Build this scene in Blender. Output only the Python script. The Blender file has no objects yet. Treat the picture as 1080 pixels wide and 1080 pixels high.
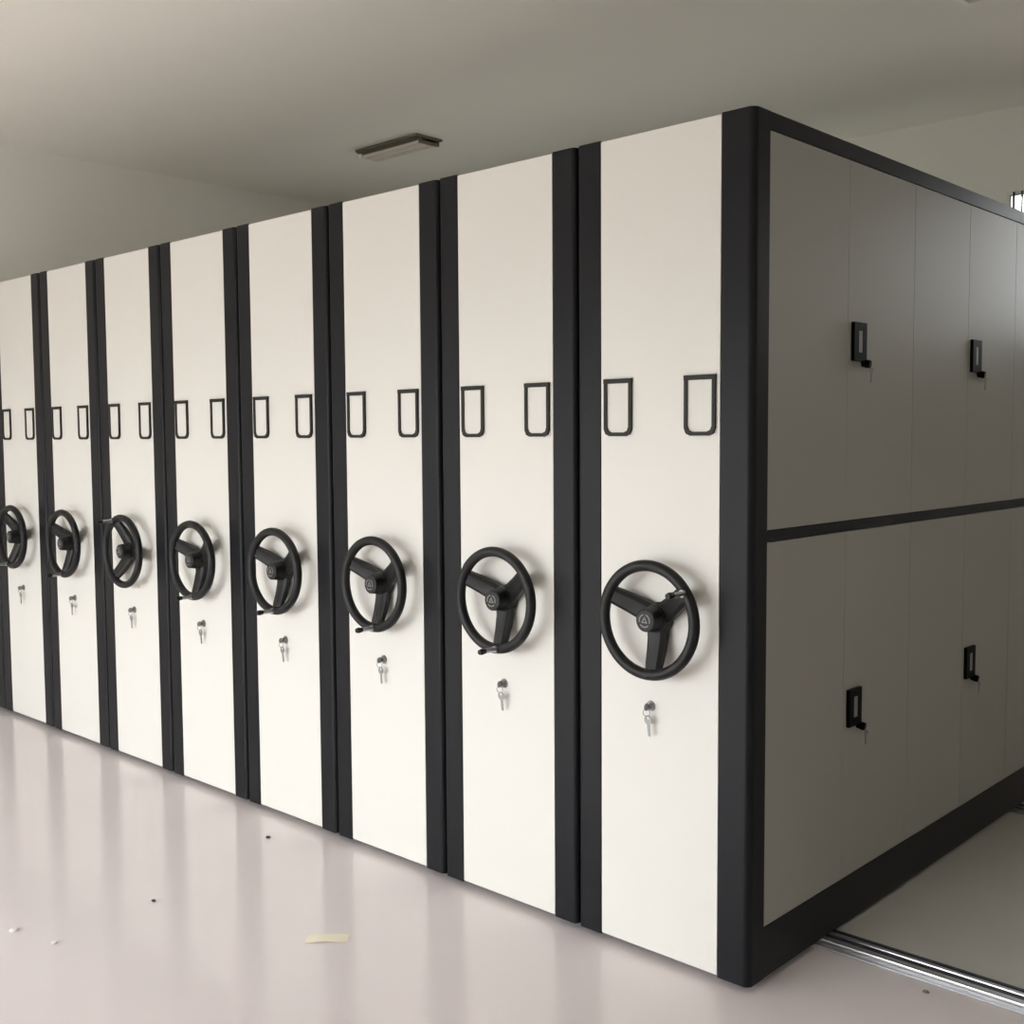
import bpy, bmesh, math, random
from mathutils import Vector, Matrix
random.seed(4)
C = bpy.context.scene.collection
sc = bpy.context.scene
PI = math.pi

# ------------------------------------------------------------------ materials
def mat(name, col, rough=.5, metal=0., noise=0., nscale=8., bump=0., bscale=200., coat=0., emit=None, ior=None, spec=None):
    m = bpy.data.materials.new(name); m.use_nodes = True
    nt = m.node_tree; b = nt.nodes['Principled BSDF']
    b.inputs['Base Color'].default_value = (*col, 1)
    b.inputs['Roughness'].default_value = rough
    b.inputs['Metallic'].default_value = metal
    if ior: b.inputs['IOR'].default_value = ior
    if spec is not None: b.inputs['Specular IOR Level'].default_value = spec
    if coat:
        b.inputs['Coat Weight'].default_value = coat; b.inputs['Coat Roughness'].default_value = .08
    tc = nt.nodes.new('ShaderNodeTexCoord')
    if noise:
        n = nt.nodes.new('ShaderNodeTexNoise'); n.inputs['Scale'].default_value = nscale; n.inputs['Detail'].default_value = 3
        r = nt.nodes.new('ShaderNodeMapRange')
        r.inputs['To Min'].default_value = 1 - noise; r.inputs['To Max'].default_value = 1 + noise
        mx = nt.nodes.new('ShaderNodeVectorMath'); mx.operation = 'SCALE'
        mx.inputs[0].default_value = col
        nt.links.new(tc.outputs['Object'], n.inputs['Vector'])
        nt.links.new(n.outputs['Fac'], r.inputs['Value'])
        nt.links.new(r.outputs['Result'], mx.inputs['Scale'])
        nt.links.new(mx.outputs['Vector'], b.inputs['Base Color'])
    if bump:
        n2 = nt.nodes.new('ShaderNodeTexNoise'); n2.inputs['Scale'].default_value = bscale; n2.inputs['Detail'].default_value = 2
        bp = nt.nodes.new('ShaderNodeBump'); bp.inputs['Strength'].default_value = bump; bp.inputs['Distance'].default_value = .002
        nt.links.new(tc.outputs['Object'], n2.inputs['Vector'])
        nt.links.new(n2.outputs['Fac'], bp.inputs['Height'])
        nt.links.new(bp.outputs['Normal'], b.inputs['Normal'])
    return m

M = {}
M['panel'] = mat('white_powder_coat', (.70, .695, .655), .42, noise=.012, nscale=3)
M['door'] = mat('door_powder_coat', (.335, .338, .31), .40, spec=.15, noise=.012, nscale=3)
M['trim'] = mat('charcoal_powder_coat', (.0075, .008, .010), .40, spec=.18, noise=.05, nscale=5)
M['black'] = mat('black_plastic', (.009, .009, .009), .45, bump=.15, bscale=300, spec=.3)
M['handleblack'] = mat('handle_black_plastic', (.004, .004, .0035), .5, spec=.07)
M['key'] = mat('key_nickel', (.27, .27, .265), .42, .6)
M['blackmetal'] = mat('black_metal', (.02, .02, .02), .3)
M['frame'] = mat('holder_frame_plastic', (.018, .016, .013), .5, spec=.25)
M['card'] = mat('card_insert', (.70, .70, .668), .5, noise=.01)
M['chrome'] = mat('chrome', (.40, .40, .41), .28, 1.0)
M['baseplate'] = mat('rail_base_steel', (.42, .42, .43), .42, .9, noise=.06, nscale=30)
M['steel'] = mat('rail_steel', (.75, .75, .76), .28, 1.0, noise=.06, nscale=30)
M['groove'] = mat('rail_groove_steel', (.05, .05, .065), .5, .3)
M['grey'] = mat('grey_pull', (.22, .22, .21), .35, .4)
M['emblem'] = mat('emblem_grey', (.20, .205, .20), .4)
M['floor'] = mat('floor_epoxy', (.80, .742, .748), .15, noise=.035, nscale=1.4)
M['plate'] = mat('floor_board_grey', (.50, .497, .46), .30, noise=.03, nscale=2)
M['wall'] = mat('wall_paint', (.80, .785, .74), .75, noise=.01, nscale=2)
M['ceiling'] = mat('ceiling_paint', (.85, .825, .765), .8, noise=.012, nscale=1.2)
M['lighthouse'] = mat('lamp_housing_metal', (.16, .15, .12), .4, .3)
M['diffuser'] = mat('lamp_diffuser', (.74, .68, .62), .5)
M['winframe'] = mat('window_frame_white', (.85, .85, .83), .4)
M['windark'] = mat('window_seal', (.06, .06, .055), .5)
M['paper'] = mat('paper_cream', (.86, .80, .64), .7, noise=.03, nscale=60)
M['crumb'] = mat('crumb_dark', (.05, .035, .03), .8)
M['crumbtan'] = mat('crumb_tan', (.26, .21, .16), .8)
M['crumbwhite'] = mat('crumb_white', (.85, .81, .78), .8)
def glass():
    m = bpy.data.materials.new('window_glass'); m.use_nodes = True
    nt = m.node_tree; nt.nodes.clear()
    o = nt.nodes.new('ShaderNodeOutputMaterial'); mx = nt.nodes.new('ShaderNodeMixShader')
    t = nt.nodes.new('ShaderNodeBsdfTransparent'); g = nt.nodes.new('ShaderNodeBsdfGlossy'); f = nt.nodes.new('ShaderNodeFresnel')
    g.inputs['Roughness'].default_value = .02; f.inputs['IOR'].default_value = 1.45
    nt.links.new(f.outputs[0], mx.inputs[0]); nt.links.new(t.outputs[0], mx.inputs[1]); nt.links.new(g.outputs[0], mx.inputs[2])
    nt.links.new(mx.outputs[0], o.inputs[0])
    return m
M['glass'] = glass()

# ------------------------------------------------------------------ mesh helpers
def add_box(bm, x0, x1, y0, y1, z0, z1, bevel=0., seg=2, edges=None):
    r = bmesh.ops.create_cube(bm, size=1)
    vs = r['verts']
    for v in vs:
        v.co = Vector(((x0+x1)/2 + v.co.x*(x1-x0), (y0+y1)/2 + v.co.y*(y1-y0), (z0+z1)/2 + v.co.z*(z1-z0)))
    if bevel:
        es = {e for v in vs for e in v.link_edges}
        if edges: es = {e for e in es if edges(e)}
        bmesh.ops.bevel(bm, geom=list(es), offset=bevel, segments=seg, affect='EDGES', profile=.5)
    return bm
def add_cyl(bm, p0, p1, r0, r1=None, seg=24, caps=True):
    r1 = r0 if r1 is None else r1
    p0, p1 = Vector(p0), Vector(p1); d = p1-p0
    q = d.to_track_quat('Z', 'Y').to_matrix().to_4x4()
    bmesh.ops.create_cone(bm, cap_ends=caps, segments=seg, radius1=r0, radius2=r1, depth=d.length,
                          matrix=Matrix.Translation((p0+p1)/2) @ q)
def add_torus(bm, R, r, c=(0,0,0), seg=64, sseg=14, flat=1.0):          # ring in the x-z plane
    c = Vector(c); rows = []
    for i in range(seg):
        a = 2*PI*i/seg; row = []
        for j in range(sseg):
            b = 2*PI*j/sseg
            rr = R + r*math.cos(b)
            row.append(bm.verts.new(c + Vector((rr*math.cos(a), r*flat*math.sin(b), rr*math.sin(a)))))
        rows.append(row)
    for i in range(seg):
        for j in range(sseg):
            bm.faces.new((rows[i][j], rows[(i+1) % seg][j], rows[(i+1) % seg][(j+1) % sseg], rows[i][(j+1) % sseg]))
def add_prism(bm, pts, lift):                                           # closed polygon (3-D points) extruded by a vector
    a = [bm.verts.new(Vector(p)) for p in pts]; b = [bm.verts.new(Vector(p)+Vector(lift)) for p in pts]
    n = len(a); bm.faces.new(a); bm.faces.new(b[::-1])
    for i in range(n): bm.faces.new((a[i], b[i], b[(i+1) % n], a[(i+1) % n]))
def add_loop(bm, outer, inner, y0, y1):                                 # frame between two outlines (x,z), from y0 to y1
    n = len(outer)
    V = [[bm.verts.new((p[0], y, p[1])) for p in o] for o in (outer, inner) for y in (y0, y1)]
    o0, o1, i0, i1 = V
    for k in range(n):
        l = (k+1) % n
        bm.faces.new((o0[k], o0[l], i0[l], i0[k])); bm.faces.new((o1[k], o1[l], i1[l], i1[k]))
        bm.faces.new((o0[k], o0[l], o1[l], o1[k])); bm.faces.new((i0[k], i0[l], i1[l], i1[k]))
def obj(name, bm, m, parent=None, loc=None, smooth=True, rot=None):
    bmesh.ops.recalc_face_normals(bm, faces=bm.faces[:])
    me = bpy.data.meshes.new(name); bm.to_mesh(me); bm.free()
    me.materials.append(m)
    if smooth:
        for p in me.polygons: p.use_smooth = True
        me.set_sharp_from_angle(angle=math.radians(38))
    o = bpy.data.objects.new(name, me); C.objects.link(o)
    if loc: o.location = loc
    if rot: o.rotation_euler = rot
    if parent: o.parent = parent
    if smooth:
        wn = o.modifiers.new('WeightedNormal', 'WEIGHTED_NORMAL'); wn.keep_sharp = True; wn.weight = 100
    return o
def B(): return bmesh.new()
def box(name, m, dims, parent=None, bevel=0., **k):
    bm = B(); add_box(bm, *dims, bevel=bevel); return obj(name, bm, m, parent, **k)
def empty(name, loc, label=None, cat=None, group=None, kind=None, parent=None):
    o = bpy.data.objects.new(name, None); C.objects.link(o); o.location = loc; o.empty_display_size = .1
    if label: o['label'] = label
    if cat: o['category'] = cat
    if group: o['group'] = group
    if kind: o['kind'] = kind
    if parent: o.parent = parent
    return o
def tag(o, label, cat, group=None):
    o['label'] = label; o['category'] = cat
    if group: o['group'] = group
    return o
def struct(o): o['kind'] = 'structure'; return o

# ------------------------------------------------------------------ room shell
XL, XR, YF, YB, HC = -5.27, 2.75, -4.7, 3.75, 3.2
T = .15
struct(box('floor', M['floor'], (XL-T, XR+T, YF-T, YB+T, -.12, 0)))
struct(box('ceiling', M['ceiling'], (XL-T, XR+T, YF-T, YB+T, HC, HC+.12)))
W3 = (-4.3, -3.0, .02, 2.15)           # unseen window added in left wall to brighten floor (y range, z range)
bm = B()
add_box(bm, XL-T, XL, YF-T, W3[0], 0, HC); add_box(bm, XL-T, XL, W3[1], YB+T, 0, HC)
add_box(bm, XL-T, XL, W3[0], W3[1], 0, W3[2]); add_box(bm, XL-T, XL, W3[0], W3[1], W3[3], HC)
struct(obj('wall_left', bm, M['wall'], smooth=False))
struct(box('wall_right', M['wall'], (XR, XR+T, YF-T, YB+T, 0, HC)))
def wall_with_holes(name, y0, y1, *holes):
    bm = B(); x = XL
    for hx0, hx1, hz0, hz1 in holes:
        add_box(bm, x, hx0, y0, y1, 0, HC)
        add_box(bm, hx0, hx1, y0, y1, 0, hz0); add_box(bm, hx0, hx1, y0, y1, hz1, HC)
        x = hx1
    add_box(bm, x, XR, y0, y1, 0, HC)
    return struct(obj(name, bm, M['wall'], smooth=False))
W1 = (-.722, .75, 2.0, 2.756)          # window in the wall behind the shelving
W2 = (-4.7, -.1, .02, 2.15)           # wide window behind the photographer
W4 = (-4.6, -.95, 1.25, 2.68)         # unseen window added behind the row of shelving to light the ceiling
wall_with_holes('wall_back', YB, YB+T, W4, W1)
wall_with_holes('wall_front', YF-T, YF, W2)
def window(name, W, yc, nx, f=.045, g=.035, bars=0, dp=.04):
    x0, x1, z0, z1 = W
    w = empty(name, ((x0+x1)/2, yc, z0), kind='structure')
    ox, oz = (x0+x1)/2, z0
    bm = B()
    add_box(bm, x0-ox, x0-ox+f, -dp, dp, 0, z1-z0); add_box(bm, x1-ox-f, x1-ox, -dp, dp, 0, z1-z0)
    add_box(bm, x0-ox+f, x1-ox-f, -dp, dp, 0, f); add_box(bm, x0-ox+f, x1-ox-f, -dp, dp, z1-z0-f, z1-z0)
    obj('window_frame', bm, M['winframe'], w, smooth=False)
    step = (x1-x0-2*f)/nx
    for i in range(nx):
        a = x0-ox+f+i*step; b = a+step
        bm = B()
        for s in ((a, a+g, f, z1-z0-f), (b-g, b, f, z1-z0-f)): add_box(bm, s[0], s[1], -dp*.75, dp*.75, s[2], s[3])
        for s in ((f, f+g), (z1-z0-f-g, z1-z0-f)): add_box(bm, a+g, b-g, -dp*.75, dp*.75, s[0], s[1])
        sash = obj('sash', bm, M['winframe'], w, smooth=False)
        box('pane', M['glass'], (a+g, b-g, -.003, .003, f+g, z1-z0-f-g), sash, smooth=False)
        bm = B(); add_loop(bm, [(a+g, f+g), (b-g, f+g), (b-g, z1-z0-f-g), (a+g, z1-z0-f-g)],
                           [(a+g+.004, f+g+.004), (b-g-.004, f+g+.004), (b-g-.004, z1-z0-f-g-.004), (a+g+.004, z1-z0-f-g-.004)], -.006, .006)
        obj('seal', bm, M['windark'], sash, smooth=False)
    if bars:
        bm = B(); x = x0-ox+.036
        while x < x1-ox-.02:
            add_cyl(bm, (x, -.019, 0), (x, -.019, z1-z0), .0055, seg=10); x += bars
        for zz in (.12, .56): add_box(bm, x0-ox, x1-ox, -.0285, -.0245, zz, zz+.02)
        obj('security_bars', bm, M['windark'], w)
    return w
window('window_1', W1, YB+.016, 2, .006, .005, .043, .010)
window('window_2', W2, YF-.05, 4)
window('added_window_4', W4, YB+.05, 4)
w3 = window('added_window_3', W3, 0, 3); w3.rotation_euler = (0, 0, PI/2); w3.location = (XL-.05, (W3[0]+W3[1])/2, W3[2])

# ------------------------------------------------------------------ rails and raised floor boards
def rail(y, label):
    r = empty('floor_rail', ((XL+XR)/2, y, 0), label, 'rail', 'floor rails under the shelving')
    L = (XR-XL)/2 - .005
    box('base_plate', M['baseplate'], (-L, L, -.060, .060, 0, .006), r, .0015)
    box('guide_bar', M['steel'], (-L, L, -.034, -.008, .006, .016), r, .003)
    box('groove', M['groove'], (-L, L, -.008, .024, .006, .008), r)
    box('guide_bar', M['steel'], (-L, L, .024, .040, .006, .013), r, .003)
    box('edge_seal', M['groove'], (-L, L, .050, .060, .006, .0115), r)
    return r
RY = (.445, 1.985)
rail(RY[0], 'steel floor rail emerging under the front corner of the shelving')
rail(RY[1], 'steel floor rail farther back along the door side, mostly out of view')
fb = box('raised_floor', M['plate'], (XL+.005, XR-.005, RY[0]+.061, RY[1]-.061, 0, .010)); struct(fb)

# ------------------------------------------------------------------ shelving units
H = 2.30; ZB = .02; P = .5768; G = .0986; PW = .3958; TW = .0875; D = 2.74
def trim_bm(x0, x1, depth, rl, rr, top=H+.003):
    """upright edge profile: plan outline with rounded front corners, extruded up"""
    pts = []
    def arc(cx, cy, r, a0, a1, n=6):
        for i in range(n+1):
            a = a0+(a1-a0)*i/n; pts.append((cx+r*math.cos(a), cy+r*math.sin(a), ZB))
    arc(x0+rl, rl, rl, PI, 1.5*PI); arc(x1-rr, rr, rr, 1.5*PI, 2*PI)
    pts.append((x1, depth, ZB)); pts.append((x0, depth, ZB))
    bm = B(); add_prism(bm, pts, (0, 0, top-ZB)); return bm

def wheel_parts(parent, loc, rot, handle_deg):
    """three-spoke hand wheel in the local x-z plane, viewer at -y; rot turns the spokes"""
    rim_bm = B(); add_torus(rim_bm, .1492, .0156)
    w = obj('hand_wheel', rim_bm, M['black'], parent, loc)
    for a in (155, 35, -85):
        t = math.radians(a+rot)
        dx, dz = Vector((math.cos(t), 0, math.sin(t))), Vector((-math.sin(t), 0, math.cos(t)))
        bm = B(); rows = []
        for s, (rr, hw, yy, th) in enumerate([(.012, .031, .032, .022), (.05, .029, .028, .024), (.09, .0265, .016, .024), (.125, .025, .003, .020), (.149, .024, -.002, .012)]):
            c = dx*rr + Vector((0, yy, 0)); row = []
            for u, dy in ((-1, .004), (-.62, -.003), (0, 0.0), (.62, -.003), (1, .004), (1, th), (-1, th)):
                row.append(bm.verts.new(c + dz*hw*u + Vector((0, dy, 0))))
            rows.append(row)
        for i in range(len(rows)-1):
            for j in range(7): bm.faces.new((rows[i][j], rows[i][(j+1) % 7], rows[i+1][(j+1) % 7], rows[i+1][j]))
        bm.faces.new(rows[0]); bm.faces.new(rows[-1][::-1])
        obj('spoke', bm, M['black'], w)
    bm = B()
    add_cyl(bm, (0, .058, 0), (0, .022, 0), .044, .038, 32)
    add_cyl(bm, (0, .024, 0), (0, -.012, 0), .036, .031, 32)
    add_cyl(bm, (0, -.012, 0), (0, -.016, 0), .031, .025, 32)
    obj('hub', bm, M['black'], w)
    # raised mark on the hub: broken ring with a triangle in it
    bm = B(); yf = -.016
    for k in range(3):
        a0 = math.radians(100+120*k+rot); n = 7
        for i in range(n):
            a, b = a0+i*math.radians(95)/n, a0+(i+1)*math.radians(95)/n
            add_prism(bm, [(r*math.cos(q), yf, r*math.sin(q)) for q, r in ((a, .0155), (b, .0155), (b, .0185), (a, .0185))], (0, -.0012, 0))
    tri = [(math.radians(90+120*k), r) for r in (.0115, .0060) for k in range(3)]
    tp = [(r*math.cos(q), yf, r*math.sin(q)) for q, r in tri]
    for k in range(3):
        l = (k+1) % 3; add_prism(bm, [tp[k], tp[l], tp[3+l], tp[3+k]], (0, -.0012, 0))
    obj('emblem', bm, M['emblem'], w)
    bm = B(); add_cyl(bm, (0, -loc[1]-.001, 0), (0, .05, 0), .014, seg=20)
    obj('shaft', bm, M['chrome'], w)
    t = math.radians(handle_deg); hx, hz = .1485*math.cos(t), .1485*math.sin(t)
    bm = B()
    add_cyl(bm, (hx, -.006, hz), (hx, -.020, hz), .0115, .0095, 18)
    add_cyl(bm, (hx, -.020, hz), (hx, -.060, hz), .0075, .0075, 18)
    obj('crank_handle', bm, M['chrome'], w)['label'] = 'chrome crank handle'
    bm = B()
    add_cyl(bm, (hx, -.058, hz), (hx, -.072, hz), .0078, .0098, 18)
    add_cyl(bm, (hx, -.072, hz), (hx, -.082, hz), .0098, .0075, 18)
    obj('crank_knob', bm, M['black'], w)
    return w

def label_holder(parent, x0, x1, z0, z1):
    t = .0105; ch = .020
    def outline(i):
        a, b, c, d = x0+i, x1-i, z0+i, z1-i*1.15; k = ch-i*.42
        return [(a, d), (a, c+k), (a+k*.30, c+k*.30), (a+k, c), (b-k, c), (b-k*.30, c+k*.30), (b, c+k), (b, d)]
    bm = B(); add_loop(bm, outline(0), outline(t), -.006, .0005)
    h = obj('label_holder', bm, M['frame'], parent, smooth=False)
    box('top_lip', M['frame'], (x0-.001, x1+.001, -.0068, .0005, z1-.012, z1+.001), h, .001)
    pts = [(p[0], -.0002, p[1]) for p in outline(t*.8)]
    bm = B(); add_prism(bm, pts, (0, -.0012, 0)); obj('card_insert', bm, M['card'], h, smooth=False)

def key_bm(c, ang, bow_r=.012, blade=.030, axis='x', th=.002):
    """flat key hanging in the plane normal to `axis`, bow on top, at c; ang tilts it"""
    bm = B(); c = Vector(c); n = 14
    ring = [(bow_r*math.cos(2*PI*i/n), bow_r*1.05*math.sin(2*PI*i/n)) for i in range(n)]
    hole = [(bow_r*.38*math.cos(2*PI*i/n), bow_r*.40+bow_r*.38*math.sin(2*PI*i/n)) for i in range(n)]
    add_loop(bm, ring, hole, -th/2, th/2)
    bl = bow_r*.92
    pts = [(-.0045, -bl), (.0045, -bl), (.0045, -bl-blade*.25), (.003, -bl-blade*.35), (.0045, -bl-blade*.45), (.003, -bl-blade*.6), (.0042, -bl-blade*.7), (.0035, -bl-blade*.88), (0, -bl-blade), (-.0045, -bl-blade*.88)]
    add_prism(bm, [(p[0], -th/2, p[1]) for p in pts], (0, th, 0))
    R = Matrix.Rotation(ang, 4, 'Y')
    if axis == 'x': R = Matrix.Rotation(PI/2, 4, 'Z') @ R
    bmesh.ops.transform(bm, matrix=Matrix.Translation(c) @ R, verts=bm.verts[:])
    return bm

def panel_lock(parent, x, z, big):
    bm = B()
    add_cyl(bm, (x, .001, z), (x, -.003, z), .0150, .0140, 28)
    add_cyl(bm, (x, -.003, z), (x, -.008, z), .0110, .0105, 28)
    lk = obj('lock', bm, M['key'], parent)
    # key standing in the cylinder, its bow edge-on, and a spare hanging from the ring
    bm = B(); add_box(bm, x-.0014, x+.0014, -.013, -.007, z-.0045, z+.0045)
    add_cyl(bm, (x-.0014, -.020, z), (x+.0014, -.020, z), .0105, seg=20)
    obj('key', bm, M['key'], lk)
    bm = B(); add_torus(bm, .010, .0012, (0, 0, 0), 24, 6)
    bmesh.ops.transform(bm, matrix=Matrix.Translation((x+.001, -.021, z-.016)) @ Matrix.Rotation(.35, 4, 'Z'), verts=bm.verts[:])
    obj('key_ring', bm, M['key'], lk)
    obj('key', key_bm((x+.004, -.018, z-.036), random.uniform(-.16, .02), .0125, .036, axis='y', th=.0024), M['key'], lk)
    return lk

def shelving_unit(i, label, wheel_rot, handle_deg):
    ux = -i*P                                           # the unit's own right-hand reference
    xr = 0. if i == 0 else -.0115
    xl = -G-PW-TW
    u = empty('mobile_shelving_unit', (ux, 0, 0), label, 'shelving unit', 'mobile shelving units in the row')
    # front end panel and its two dark edge profiles
    box('end_panel', M['panel'], (-G-PW, -G, .001, .030, ZB+.004, H), u, .0025)
    obj('edge_trim', trim_bm(-G+.0004, xr, .0755, .004, .020 if i == 0 else .016), M['trim'], u)
    obj('edge_trim', trim_bm(xl, -G-PW-.0004, .0755, .016, .004), M['trim'], u)
    # carcass behind: sides, top, base, back and, on open units, shelves
    cx0, cx1 = xl+.004, (xr-.022 if i == 0 else xr-.004)
    bm = B(); s = .018
    add_box(bm, cx0, cx0+s, .0755, D, .16, H-.004); add_box(bm, cx1-s, cx1, .0755, D, .16, H-.004)
    add_box(bm, cx0+s, cx1-s, .0755, D-.02, H-.03, H-.004); add_box(bm, cx0+s, cx1-s, D-.02, D, .16, H-.004)
    for k in range(5): add_box(bm, cx0+s, cx1-s, .0755, D-.02, .165+k*.42, .185+k*.42)
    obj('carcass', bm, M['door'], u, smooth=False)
    box('plinth', M['trim'], (xl+.004, (-.001 if i == 0 else xr-.004), .0756, D, ZB, .160), u, .002)
    for ry in RY:
        for wx in (xl+.12, xr-.12):
            bm = B(); add_cyl(bm, (wx, ry-.034, .046), (wx, ry-.008, .046), .030); obj('carriage_wheel', bm, M['blackmetal'], u)
    # card holders
    label_holder(u, -.4795, -.3825, 1.4775, 1.637)
    label_holder(u, -.2075, -.1095, 1.4775, 1.637)
    wheel_parts(u, (-.2965+.014, -.062, .979), wheel_rot, handle_deg)
    if i == 0: panel_lock(u, -.318, .727, True)
    else: panel_lock(u, -.305, .708, False)
    return u

N = ['first', 'second', 'third', 'fourth', 'fifth', 'sixth', 'seventh', 'eighth']
labels = [
 'white shelving unit at the right end of the row, its door-lined side facing the aisle',
 'white shelving unit with black handwheel, next to the door-sided end unit',
 'white shelving unit with black handwheel, third from the door-sided end of the row',
 'white shelving unit with black handwheel, fourth from the door-sided end of the row',
 'white shelving unit just right of the one whose crank handle points up',
 'white shelving unit whose handwheel is turned so its crank handle is at the top',
 'white shelving unit just left of the one whose crank handle points up',
 'leftmost shelving unit whose handwheel and card holders can be seen',
 'shelving unit by the left wall, only its black edge showing at the frame edge',
]
turn = [(0, 35), (0, -85), (-2, -87), (-3, -88), (0, -85), (-40, 115), (-6, -91), (-22, -107), (0, -85)]
units = [shelving_unit(i, labels[i], *turn[i]) for i in range(9)]

# ---- the end unit's door side (faces +x)
u0 = units[0]
Y0 = .0757; DW = .4425
z_mid0, z_mid1 = 1.1985, 1.2271
box('top_rail', M['trim'], (-.022, 0, Y0, D, 2.258, H+.003), u0, .0015)
box('middle_rail', M['trim'], (-.022, 0, Y0, D, z_mid0, z_mid1), u0, .0015)
def door(k, z0, z1, zh):
    y0, y1 = Y0+DW*k+.0007, Y0+DW*(k+1)-.0007
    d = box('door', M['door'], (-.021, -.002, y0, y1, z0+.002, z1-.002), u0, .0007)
    if k % 2 == 0: return
    hy0, hy1 = y0+.018, y0+.098; hz0, hz1 = zh-.056, zh+.056
    bm = B()                                            # black surround with an open slot, grey pull inside
    def slab(a, b, c, e): add_box(bm, -.003, .009, a, b, c, e, .0015)
    slab(hy0, hy0+.030, hz0, hz1); slab(hy1-.026, hy1, hz0, hz1)
    slab(hy0+.029, hy1-.025, hz0, hz0+.026); slab(hy0+.029, hy1-.025, hz1-.024, hz1)
    h = obj('handle', bm, M['handleblack'], d)
    box('pull', M['grey'], (-.003, .0078, hy0+.029, hy1-.025, hz0+.024, hz1-.022), d)
    ly, lz = hy1-.006, hz0-.004
    bm = B(); add_cyl(bm, (-.003, ly, lz), (.010, ly, lz-.002), .011, .011, 22); add_cyl(bm, (.009, ly, lz-.002), (.022, ly+.002, lz-.004), .0125, .0115, 22)
    obj('lock', bm, M['handleblack'], d)
    obj('key', key_bm((.025, ly+.003, lz-.022), .1, .010, .026, axis='x', th=.0022), M['key'], d)
for k in range(6):
    door(k, .160, z_mid0, .671)
    door(k, z_mid1, 2.258, 1.746)

# ------------------------------------------------------------------ ceiling lights
def ceiling_light(x, y, label):
    c = empty('ceiling_light', (x, y, HC-.042), label, 'ceiling light', 'ceiling lights')
    L, Wd = .275, .100
    bm = B()                                            # inverted tray with sloping flanks
    prof = [(-Wd, .042), (-Wd, .030), (-.030, .010), (.030, .010), (Wd, .030), (Wd, .042)]
    add_prism(bm, [(-L, p[0], p[1]) for p in prof], (2*L, 0, 0))
    obj('housing', bm, M['lighthouse'], c, smooth=False)
    for sy in (-.050, .056):
        bm = B(); add_cyl(bm, (-L+.022, sy, .008), (L-.022, sy, .008), .012, seg=16)
        obj('tube', bm, M['diffuser'], c)
    box('ballast_cover', M['diffuser'], (-L+.004, L-.004, -.026, .026, .001, .012), c, .003)
    for sx in (-1, 1):
        bm = B(); add_box(bm, min(sx*L, sx*(L-.022)), max(sx*L, sx*(L-.022)), -.072, .076, -.004, .026, .003)
        obj('end_cap', bm, M['winframe'] if sx < 0 else M['lighthouse'], c)
    return c
ceiling_light(-3.60, 1.98, 'rectangular ceiling light hanging above the middle of the shelving row')
ceiling_light(-.01, 1.955, 'ceiling light above the end unit, nearly cut off by the photo top')

# ------------------------------------------------------------------ litter on the floor
bm = B()
n = 9
rows = []
for i in range(n+1):
    t = i/n; x = -.062+.124*t
    hw = .024*(1-.12*max(0, t-.85)*6) + .0016*math.sin(9*t)
    z = .0012+.0035*math.sin(PI*t)
    rows.append([bm.verts.new((x, -hw+.004*t, z)), bm.verts.new((x, hw+.004*t, z+.001)), bm.verts.new((x, hw+.004*t, z-.0008)), bm.verts.new((x, -hw+.004*t, z-.0012))])
for i in range(n):
    for j in range(4): bm.faces.new((rows[i][j], rows[i][(j+1) % 4], rows[i+1][(j+1) % 4], rows[i+1][j]))
bm.faces.new(rows[0]); bm.faces.new(rows[-1][::-1])
tag(obj('paper_strip', bm, M['paper'], loc=(-1.096, -.541, .0002), rot=(0, 0, math.radians(43))), 'cream paper strip lying on the shiny floor before the shelves', 'litter')
def crumb(name, x, y, r, m, label, flat=.6):
    bm = B(); bmesh.ops.create_icosphere(bm, subdivisions=2, radius=r)
    for v in bm.verts:
        v.co *= random.uniform(.75, 1.15); v.co.z *= flat
    zmin = min(v.co.z for v in bm.verts)
    for v in bm.verts: v.co.z -= zmin
    tag(obj(name, bm, m, loc=(x, y, 0)), label, 'litter')
crumb('floor_crumb', -1.937, -.165, .0085, M['crumb'], 'dark crumb on the floor nearest the foot of the shelving')
crumb('floor_crumb', -1.728, -.746, .0070, M['crumb'], 'dark crumb on open floor left of the cream paper strip')
crumb('floor_crumb', .337, .331, .0095, M['crumbtan'], 'tan crumb on the floor in front of the steel rail', .4)
crumb('plaster_flake', -1.8426, -1.1414, .0135, M['crumbwhite'], 'pale plaster flake on the floor near the photo left edge', .3)
crumb('plaster_flake', -1.6716, -1.0978, .0095, M['crumbwhite'], 'smaller pale plaster flake on the floor, right of the larger flake', .3)

# ------------------------------------------------------------------ daylight
w = bpy.data.worlds.new('World'); sc.world = w; w.use_nodes = True
nt = w.node_tree; bg = nt.nodes['Background']
tc = nt.nodes.new('ShaderNodeTexCoord'); sp = nt.nodes.new('ShaderNodeSeparateXYZ')
rp = nt.nodes.new('ShaderNodeValToRGB')
rp.color_ramp.elements[0].position = .46; rp.color_ramp.elements[0].color = (.25, .243, .222, 1)
rp.color_ramp.elements[1].position = .54; rp.color_ramp.elements[1].color = (.95, .98, 1.0, 1)
mr = nt.nodes.new('ShaderNodeMapRange'); mr.inputs['From Min'].default_value = -1; mr.inputs['From Max'].default_value = 1
nt.links.new(tc.outputs['Generated'], sp.inputs[0]); nt.links.new(sp.outputs['Z'], mr.inputs['Value'])
nt.links.new(mr.outputs['Result'], rp.inputs['Fac']); nt.links.new(rp.outputs['Color'], bg.inputs['Color'])
bg.inputs['Strength'].default_value = 12.5
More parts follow.
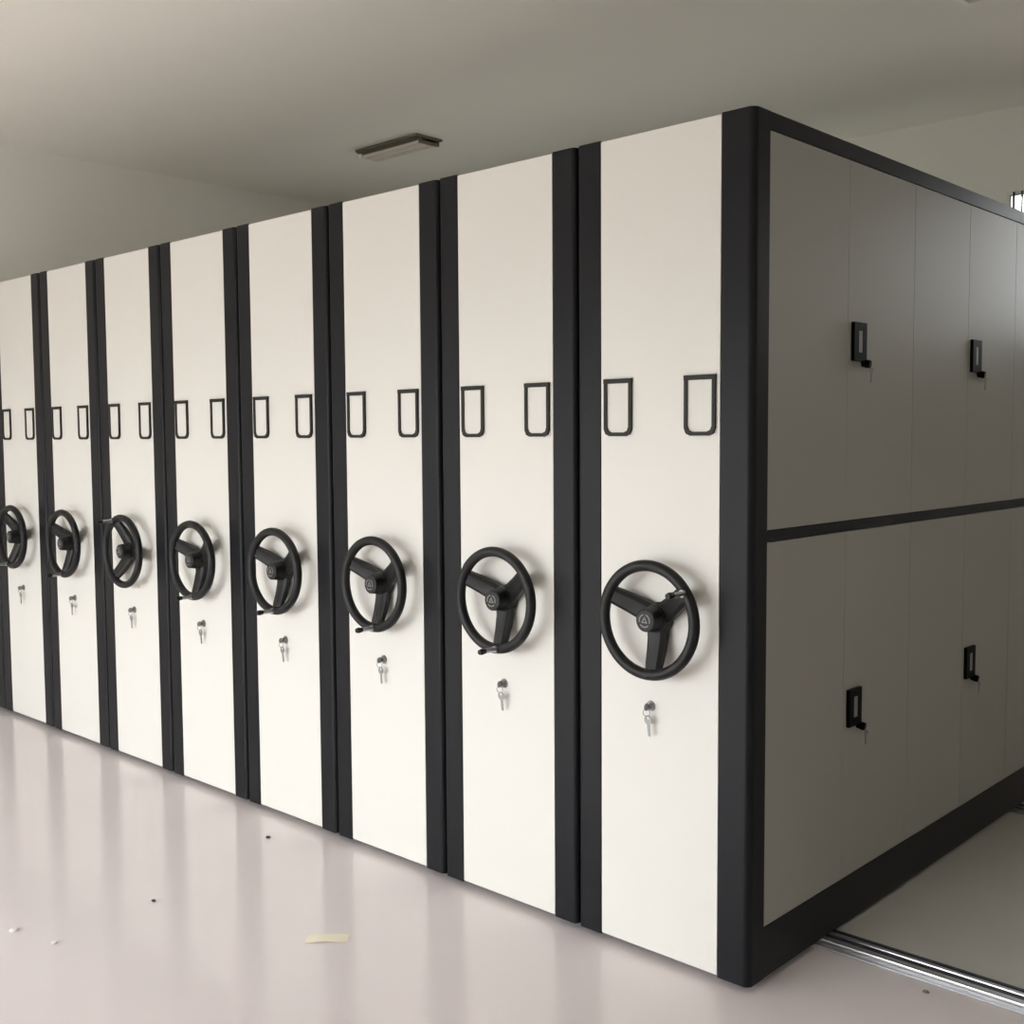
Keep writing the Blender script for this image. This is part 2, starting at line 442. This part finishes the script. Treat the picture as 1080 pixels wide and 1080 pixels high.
def portal(W, y, toward):
    l = bpy.data.lights.new('window_daylight', 'AREA'); l.shape = 'RECTANGLE'
    l.size = W[1]-W[0]; l.size_y = W[3]-W[2]
    l.cycles.is_portal = True
    o = bpy.data.objects.new('window_daylight', l); C.objects.link(o)
    o.location = ((W[0]+W[1])/2, y, (W[2]+W[3])/2)
    o.rotation_euler = (PI/2 if toward > 0 else -PI/2, 0, 0)
    return o
p3 = portal(W3, 0, 1); p3.location = (XL-T, (W3[0]+W3[1])/2, (W3[2]+W3[3])/2); p3.rotation_euler = (PI/2, 0, -PI/2)
portal(W1, YB+T, -1); portal(W4, YB+T, -1); portal(W2, YF-T, 1)

sun = bpy.data.lights.new('sun', 'SUN'); sun.energy = 14.5; sun.angle = math.radians(1.5); sun.color = (1, 1, .985)
so = bpy.data.objects.new('sun', sun); C.objects.link(so); so.location = (-3, -9, 8)
so.rotation_euler = Vector((.05, 1.0, -.85)).to_track_quat('-Z', 'Y').to_euler()

# ------------------------------------------------------------------ camera
cam = bpy.data.cameras.new('Camera'); co = bpy.data.objects.new('Camera', cam); C.objects.link(co)
yaw, pit, rol = -.7528, -.067, -.0066
f = Vector((math.sin(yaw)*math.cos(pit), math.cos(yaw)*math.cos(pit), math.sin(pit)))
r = Vector((math.cos(yaw), -math.sin(yaw), 0)); u = r.cross(f)
r2 = math.cos(rol)*r+math.sin(rol)*u; u2 = -math.sin(rol)*r+math.cos(rol)*u
mw = Matrix(((r2.x, u2.x, -f.x, 1.5223), (r2.y, u2.y, -f.y, -2.5248), (r2.z, u2.z, -f.z, 1.4791), (0, 0, 0, 1)))
co.matrix_world = mw
cam.sensor_width = 36; cam.sensor_fit = 'HORIZONTAL'; cam.lens = 36*1189.4/1080
cam.clip_start = .05
sc.camera = co
vs = sc.view_settings
vs.view_transform = 'Standard'; vs.look = 'None'; vs.gamma = 1; vs.use_curve_mapping = False
vs.exposure = -0.17
sc.cycles.caustics_reflective = False; sc.cycles.caustics_refractive = False
sc.cycles.max_bounces = 12; sc.cycles.diffuse_bounces = 8
